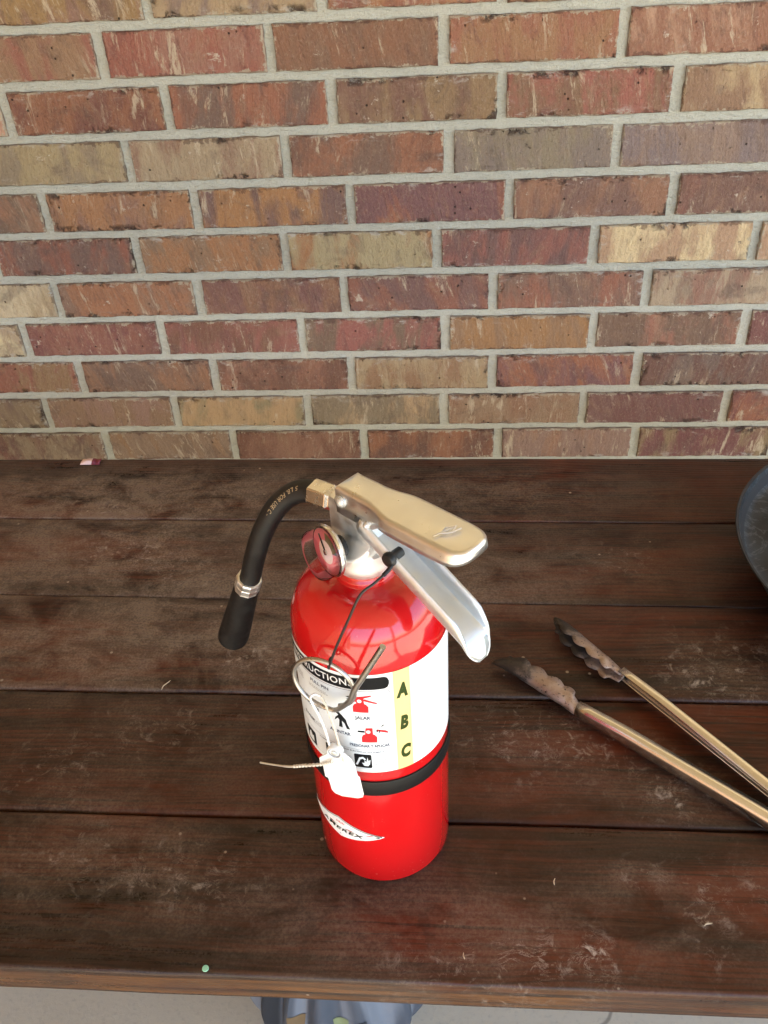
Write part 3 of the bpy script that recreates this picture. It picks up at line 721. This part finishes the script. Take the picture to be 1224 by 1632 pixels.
for z, x, r in ((.3472, -.0062, .0036), (.3400, .0165, .0022)):
    for sgn in (-1, 1):
        Mr = Matrix.Translation((x, sgn * .0106, z)) @ Matrix.Rotation(-sgn * pi / 2, 4, 'X')
        link('rivet', lathe([(r * 1.25, 0), (r * 1.25, .0008), (r, .001), (r * .95, .0020), (r * .5, .0030), (0, .0032)], 20, Mr), M_STEEL, handle)
# raised diamond with two bars pressed in the grip
for P in ([(.0700, .0062), (.0745, .0), (.0715, -.0062), (.0730, .0)],):
    pts = [(.0712, .0058, .0), (.0752, .0012, 0), (.0735, -.0046, 0), (.0700, .0002, 0)]
    link('diamond_emblem', tube([Vector((a, -b, .35815)) for a, b, _ in pts] , .00055, 6, closed=True), M_CAST, handle)
    link('emblem_bar', tube([Vector((.0768, .0052, .3580)), Vector((.0752, -.0012, .3582))], .0005, 6), M_CAST, handle)
    link('emblem_bar', tube([Vector((.0735, .0046, .3582)), Vector((.0692, -.0105, .3579))], .0005, 6), M_CAST, handle)

# --- squeeze lever: U channel sloping down
def lever_bm():
    d = Vector((.8775, 0, -.4796)); n = Vector((.4796, 0, .8775)); o0 = Vector((.010, 0, .3425))
    bm = bmesh.new(); prev = None
    qs = [.001, .004, .008, .012, .016, .02, .03, .04, .05, .06, .068, .076, .083, .089, .094, .0985, .1015, .1045, .107, .109, .1107, .1120]
    for q in qs:
        w = .0111
        if q > .0975: w = .0111 * max(0.03, 1 - ((q - .0975) / .0150) ** 2.4) ** .5
        hgt = .0128
        if q > .086: hgt = .0128 * max(0.0, 1 - ((q - .086) / .019)) ** .8 + .0006
        if q < .004: hgt = .0100
        curl = 0
        if q > .096: curl = -.6 * (q - .096) ** 2 / .02
        rf = min(.0030, hgt * .45, w * .5)
        cs = [(-w, 0), (-w, -hgt * .5), (-w, -hgt + rf), (-w + rf * .3, -hgt + rf * .3), (-w + rf, -hgt), (-w * .4, -hgt + .0001), (0, -hgt), (w * .4, -hgt + .0001), (w - rf, -hgt), (w - rf * .3, -hgt + rf * .3), (w, -hgt + rf), (w, -hgt * .5), (w, 0)]
        base = 0 if q < .086 else -.0128 + hgt
        ring = [bm.verts.new(o0 + d * q + n * (h + base + curl) + Vector((0, t_, 0))) for t_, h in cs]
        if prev: bridge(bm, prev, ring, False)
        prev = ring
    bmesh.ops.recalc_face_normals(bm, faces=bm.faces)
    return bm
lever = solid(link('squeeze_lever', lever_bm(), M_STEEL, ext), .0014, 0)
# rubber grommet in the lever with the cord
Mg = Matrix.Translation((.036, -.0128, .3245)) @ Matrix.Rotation(pi / 2, 4, 'X')
link('grommet', lathe([(0, -.010), (.0034, -.010), (.0036, -.003), (.0048, -.0015), (.0050, .001), (.0042, .0026), (.002, .0032), (0, .0032)], 24, Mg), M_RUBBER, ext)

# ================================================================== SAFETY PIN hanging on its cord
Pc = Vector((-.0150, -1.0305, .2408)); az = RAD(250)
hx = Vector((-sin(az), cos(az), 0)); up = Vector((0, 0, 1))
pin = empty('pull_pin', Pc); tag(pin, 'bent steel pull pin with round ring hanging by a black cord over the label', 'safety pin')
RR = .0213; pts = []
for i in range(0, 66):                                   # ring, one turn and a bit, ending low right
    a = RAD(-48) - 2 * pi * i / 60 * 1.0; k = .0030 * (1 - i / 65)
    pts.append(hx * RR * cos(a) + up * RR * sin(a) - Vector((cos(az), sin(az), 0)) * (-.0030 + .0040 * i / 65))
lead = [Vector((.0395, -.0020, .0500)), Vector((.0350, -.0022, .0395)), Vector((.0270, -.0040, .0200)), Vector((.0215, -.0045, .0040)), Vector((.0190, -.0040, -.0060))]
nrm = Vector((cos(az), sin(az), 0))
lead = [hx * .0455 + up * .0525 + nrm * .003, hx * .0385 + up * .0378 + nrm * .004, hx * .0315 + up * .0231 + nrm * .005, hx * .0247 + up * .0088 + nrm * .0055, hx * .0200 - up * .0040 + nrm * .005]
path = spline(lead + pts[3::3], 4)
rad = [.00205 if i < 14 else max(.00158, .00205 - .00006 * (i - 14)) for i in range(len(path))]
link('pin_wire', tube(path, rad, 12), M_WIRE, pin)
cord = spline([Vector(p) for p in ((.0322, -1.0075, .3245), (.0290, -1.0130, .3215), (.0215, -1.0240, .3210), (.0135, -1.0310, .3180), (.0055, -1.0345, .3010), (-.0030, -1.0350, .2800), (-.0085, -1.0345, .2640), (-.0102, -1.0335, .2575), (-.0108, -1.0310, .2570), (-.0100, -1.0285, .2600), (-.0085, -1.0315, .2650))], 8)
cord = [p - Pc for p in cord]
link('cord', tube(cord, .00085, 8), M_CORD, pin)
link('cord_sleeve', tube(cord[2:12], .0014, 10), M_CORD, pin)

# ================================================================== SEAL TAG
Tb = Vector((-.0118, -1.0375, .1818)); az2 = RAD(258); tx = Vector((-sin(az2), cos(az2), 0)); tn = Vector((cos(az2), sin(az2), 0))
seal = empty('seal_tag', Tb); tag(seal, 'white plastic seal tag with a rivet and loose beaded tail hanging from the pin ring', 'tag')
T2 = Matrix((( tx.x, 0, tn.x, 0), (tx.y, 0, tn.y, 0), (0, 1, 0, 0), (0, 0, 0, 1))) @ Matrix.Rotation(RAD(5), 4, 'Z')
outl = [(-.0040, -.004), (-.0108, -.0135), (-.0112, -.020), (-.0098, -.0215), (-.0100, -.036), (-.0085, -.0372), (-.0080, -.0520), (-.0068, -.0560), (-.0030, -.0590), (.0060, -.0585), (.0088, -.0560), (.0095, -.0520), (.0092, -.0320), (.0082, -.0300), (.0080, -.0180), (.0065, -.0090), (.0040, -.0035)]
bm = bmesh.new()
for zz in (-.0006, .0006): [bm.verts.new(T2 @ Vector((x * 1.36 + .0005, y * .86, zz + .00055 * sin(y * 90)))) for x, y in outl]
vsl = list(bm.verts); n = len(outl); bridge(bm, vsl[:n], vsl[n:]); bm.faces.new(vsl[:n][::-1]); bm.faces.new(vsl[n:]); bmesh.ops.recalc_face_normals(bm, faces=bm.faces)
bevel(link('tag_plate', bm, M_TAG, seal, smooth=False), .0003, 1)
link('tag_head', lathe([(0, -.0016), (.0052, -.0016), (.0056, -.001), (.0056, .0026), (.0050, .0034), (.0046, .0034), (.0043, .0026), (0, .0026)], 32, T2), M_TAG, seal)
link('head_ring', lathe([(.0036, .0027), (.0041, .0032), (.0045, .0027)], 28, T2), M_GREY, seal)
link('tag_rivet', lathe([(.0022, .0026), (.0020, .0036), (0, .0042)], 20, T2), M_STEEL, seal)
# one strand up through the ring, two legs
L1 = spline([(-.0040, .0005, .004), (-.0055, .0018, .016), (-.0086, .0022, .032), (-.0118, .0018, .0445), (-.0128, .0030, .0488), (-.0100, .0048, .0505), (-.0062, .0042, .0490)], 6)
link('loop_strand', tube([Vector(p) for p in L1], .00085, 8), M_TAG, seal)
L2 = spline([(-.0062, .0042, .0490), (-.0035, .0032, .0420), (-.0005, .0018, .028), (.0020, .0005, .012), (.0042, -.0012, -.004), (.0050, -.0018, -.010)], 10)
bm = bmesh.new(); L2 = [Vector(p) for p in L2]
tube(L2, [.0007 + .00035 * (i % 3 == 0) for i in range(len(L2))], 8, bm); link('beaded_strand', bm, M_TIE, seal)
L3 = spline([(-.0030, -.002, -.0105), (-.0120, .002, -.0190), (-.0280, .014, -.0370), (-.0420, .026, -.0545), (-.0580, .042, -.0745), (-.0735, .054, -.0880)], 30)
L3 = [Vector(p) for p in L3]; N3 = len(L3)
bm = tube(L3, [(.0005 + .0008 * (i % 6 < 3)) if i < N3 * .55 else (.0009 if i < N3 * .68 else .0007) for i in range(N3)], 8); link('beaded_tail', bm, M_TIE, seal)

# ================================================================== TONGS
tongs = empty('tongs', (.412, -1.033, .0)); tag(tongs, 'long stainless kitchen tongs with scorched scalloped tips lying open on the planks', 'tongs')
T0 = Vector((.412, -1.033, 0))
def arm(A, Bp, inward, name):
    """A = tip, Bp = pivot; channel open toward 'inward'"""
    A, Bp = Vector((*A, 0)), Vector((*Bp, 0)); d = (Bp - A).normalized(); L = (Bp - A).length; iw = Vector(inward).normalized(); iw = (iw - d * iw.dot(d)).normalized()
    JL = .098
    bm = bmesh.new(); prev = None; H0, W0 = .0180, .0112
    for k in range(24):
        f = k / 23; q = JL + (L - JL) * f
        H = H0 * (.86 + .14 * min(1, f * 6)) - .002 * f; wd = W0 * (.85 + .3 * f)
        rr_ = .0058 if name == 'near' else .0022; cs = [(wd, 0), (rr_, 0)] + [(rr_ * (1 - sin(pi / 2 * j / 4)), rr_ * (1 - cos(pi / 2 * j / 4))) for j in range(1, 5)]
        cs += [(0, H * .5)] + [(rr_ * (1 - cos(pi / 2 * j / 4)), H - rr_ * (1 - sin(pi / 2 * j / 4))) for j in range(0, 5)] + [(wd, H)]
        cs[0] = (rr_ + .0025, 0)
        ring = [bm.verts.new(A + d * q + iw * (c - .004) + Vector((0, 0, h + .0012)) - T0) for c, h in cs]
        if prev: bridge(bm, prev, ring, False)
        prev = ring
    bmesh.ops.recalc_face_normals(bm, faces=bm.faces)
    ar = solid(link('arm', bm, M_TONG, tongs), .0009, -1)
    # jaw: shallow spoon with scalloped inner rim
    bm = bmesh.new(); so = bm.verts.layers.float.new('soot'); prev = None
    for k in range(61):
        f = k / 60; q = JL * (f * 1.02)
        env = sin(min(1, f / .35) * pi / 2) ** .7 * (1 if f < .80 else 1 - .42 * ((f - .80) / .20) ** 1.3)
        sc = .0042 * abs(sin(f * pi * 5.2)) if .12 < f < .9 else 0
        Wd = .0015 + .0125 * env + sc * (1 if f < .9 else 0); Hh = .002 + .0150 * env
        ring = []
        for j in range(9):
            u = j / 8
            # from the top rim, over the back, to the scalloped lower rim: half bowl opening inward
            ang = pi * (u)
            cx = Wd * (1 - sin(ang)) if False else -.004 + Wd * (1 - sin(ang) ** .8)
            hz_ = .0015 + Hh * (.5 + .5 * cos(ang)) 
            v = bm.verts.new(A + d * q + iw * cx + Vector((0, 0, hz_ + .006 * (1 - f) ** 2)) - T0); v[so] = max(0, 1.12 - f * 1.25) + (.25 if u > .7 else 0)
            ring.append(v)
        if prev: bridge(bm, prev, ring, False)
        prev = ring
    bmesh.ops.recalc_face_normals(bm, faces=bm.faces)
    j = solid(link('jaw', bm, M_SCORCH, ar), .0008, -1)
    return ar
arm((.1728, -.7285), (.4085, -1.0270), (-.8, -.55, 0), 'far')
arm((.1085, -.7905), (.4085, -1.0345), (.55, .8, 0), 'near')
link('pivot_rivet', tube([Vector((0, 0, .0005)), Vector((0, 0, .022))], .004, 16), M_TONG, tongs)
link('hanging_ring', tube([Vector((.020 + .014 * cos(a * pi / 12), -.016 + .014 * sin(a * pi / 12), .004)) for a in range(24)], .0014, 8, closed=True), M_WIRE, tongs)

# ================================================================== PAN
pan = empty('round_pan', (.588, -.684, .001)); tag(pan, 'blackened round metal pan with a smeared inside at the right end of the table', 'pan')
pr_ = [(0, .0), (.165, .0), (.176, .003), (.184, .012), (.200, .040), (.2130, .060), (.2175, .0640), (.2188, .0655), (.2180, .0668), (.2150, .0655), (.2120, .058), (.2085, .0515), (.201, .0475), (.188, .0460), (.150, .045), (.145, .0435), (.130, .043), (0, .042)]
link('pan_body', lathe(pr_[9:], 96), M_PAN, pan)
link('outer_wall', lathe(pr_[:10], 96), plain('dark_iron', (.010, .0085, .0075), .6), pan)  # outer wall darker and browner than the inside
link('inner_ridge', tube([Vector((.150 * cos(a * pi / 32), .150 * sin(a * pi / 32), .0455)) for a in range(64)], .0022, 8, closed=True), M_PAN, pan)
ha = RAD(127); hc = Vector((.2075 * cos(ha), .2200 * sin(ha), .066))
bm = lathe([(0, -.012), (.011, -.012), (.011, .0), (.008, .0045), (.004, .006), (0, .006)], 20, Matrix.Translation(hc)); link('handle_bolt', bm, M_RUST, pan)
blade = empty('grill_utensil', (.475, -.640, .0475)); tag(blade, 'black flat utensil blade lying inside the round pan', 'utensil')
bm = bmesh.new()
Mb = Matrix.Rotation(RAD(55), 4, 'Z') @ Matrix.Rotation(RAD(-6), 4, 'Y')
bevel(link('blade', box(-.045, .05, -.028, .028, .001, .004, None, Mb), M_BAND, blade, smooth=False), .001)
link('blade_handle', tube([Mb @ Vector(p) for p in ((.045, 0, .003), (.075, 0, .012), (.14, 0, .022), (.2, 0, .03))], .006, 10), M_BAND, blade)

# ================================================================== SMALL SCRAPS
scrap = empty('paper_scrap', (-.443, -.4115, .001)); tag(scrap, 'small pink and magenta paper scrap at the back edge of the table', 'paper scrap')
M_PINK = plain('pale_pink_paper', (.80, .58, .56), .55); M_MAG = plain('magenta_paper', (.16, .018, .035), .55)
bm = bmesh.new()
for i in range(9):
    f = i / 8; [bm.verts.new((-.014 + .017 * f, yy, (.0006 + .0036 * sin(f * pi * .62)) * hh)) for yy, hh in ((-.006, .05), (-.002, 1), (.004, .9), (.008, .1))]
vv = list(bm.verts)
for i in range(8): bridge(bm, vv[i * 4:i * 4 + 4], vv[i * 4 + 4:i * 4 + 8], False)
solid(link('pale_flap', bm, M_PINK, scrap), .0004)
bm = bmesh.new()
for i in range(9):
    f = i / 8; [bm.verts.new((.0025 + .012 * f, yy, (.0036 - .0014 * f + .0012 * sin(f * 9)) * hh)) for yy, hh in ((-.006, .05), (-.002, 1), (.004, .9), (.008, .1))]
vv = list(bm.verts)
for i in range(8): bridge(bm, vv[i * 4:i * 4 + 4], vv[i * 4 + 4:i * 4 + 8], False)
solid(link('magenta_flap', bm, M_MAG, scrap), .0004)
o = link('paper_dot', lathe([(0, .0), (.0024, .0), (.0026, .0003), (.0024, .0009), (0, .0011)], 14), plain('mint_paper', (.30, .62, .42), .5)); o.location = (-.119, -1.1015, .0002)
tag(o, 'tiny mint green paper dot on the front edge of the table', 'paper dot')
M_STRAW = plain('pale_straw', (.55, .45, .32), .7)
for (x, y, a, L, lab_) in ((-.224, -.8225, 65, .014, 'thin curled wood splinter lying across a gap left of the extinguisher'), (.149, -1.023, 80, .006, 'short pale wood splinter on the front plank right of the extinguisher'), (.262, -1.054, 20, .007, 'pale wood splinter near the front edge below the dark stain'), (.076, -1.085, 100, .005, 'tiny pale wood splinter near the front edge below the extinguisher')):
    d = Vector((cos(RAD(a)), sin(RAD(a)), 0)); pp = [d * (L * (i / 6 - .5)) + Vector((-d.y, d.x, 0)) * L * .12 * sin(i / 6 * pi) + Vector((0, 0, .0007 + .0006 * sin(i * 1.1))) for i in range(7)]
    o = link('wood_splinter', tube(pp, [.0002, .0005, .0006, .0006, .0005, .0004, .0002], 6), M_STRAW); o.location = (x, y, .0008)
    tag(o, lab_, 'splinter', 'splinters on the table top')

# ================================================================== BAG UNDER THE TABLE
bag = empty('cloth_bag', (-.100, -.80, FLOOR)); tag(bag, 'pale blue and grey gathered cloth bag with leaf print on the floor under the table', 'bag')
t = NT('blue_grey_cloth'); st = t.attr('stripe')
c = t.mix(t.ramp(st, .15, .35), (.014, .018, .026), (.06, .072, .095)); c = t.mix(t.ramp(st, .5, .7), c, (.17, .19, .225))
t.set(Base_Color=c, Roughness=.6); M_CLOTH = t.m
def bagp(a, f, lift=0):
    R = .128 * sin(pi * (.16 + .80 * f)) ** .55 if f < .97 else .03
    fold = .010 * sin(a * 15 + 1.2 * sin(a * 3)) * min(1, f * 2)
    R = R + fold * (1 - .3 * f) + lift; return Vector((R * cos(a), R * sin(a) * .85, .30 * f))
bm = bmesh.new(); ly = bm.verts.layers.float.new('stripe'); rings = []
for i in range(25):
    f = i / 24; ring = []
    for k in range(160):
        a = 2 * pi * k / 160; v = bm.verts.new(bagp(a, f)); v[ly] = .5 + .5 * nz(a * 4.6, 0, f * .6) * 1.5 + .1 * nz(a * 17, f * 2, 2); ring.append(v)
    rings.append(ring)
for A, B in zip(rings, rings[1:]): bridge(bm, A, B)
bm.faces.new(rings[0][::-1]); bm.faces.new(rings[-1]); link('bag_body', bm, M_CLOTH, bag)
for a0, colr in ((RAD(250), (.16, .105, .05)), (RAD(279), (.20, .24, .12)), (RAD(292), (.03, .035, .045))):
    bm = bmesh.new(); prev = None
    for i in range(9):
        f = .12 + .5 * i / 8; w = .17 * (i / 8) ** 1.1 * (1.0 if colr[0] > .1 else .5) + .004
        ring = [bm.verts.new(bagp(a0 + w * (k / 4 - .5), f, .0012)) for k in range(5)]
        if prev: bridge(bm, prev, ring, False)
        prev = ring
    link('printed_leaf', bm, plain('leaf_print', colr, .6), bag)
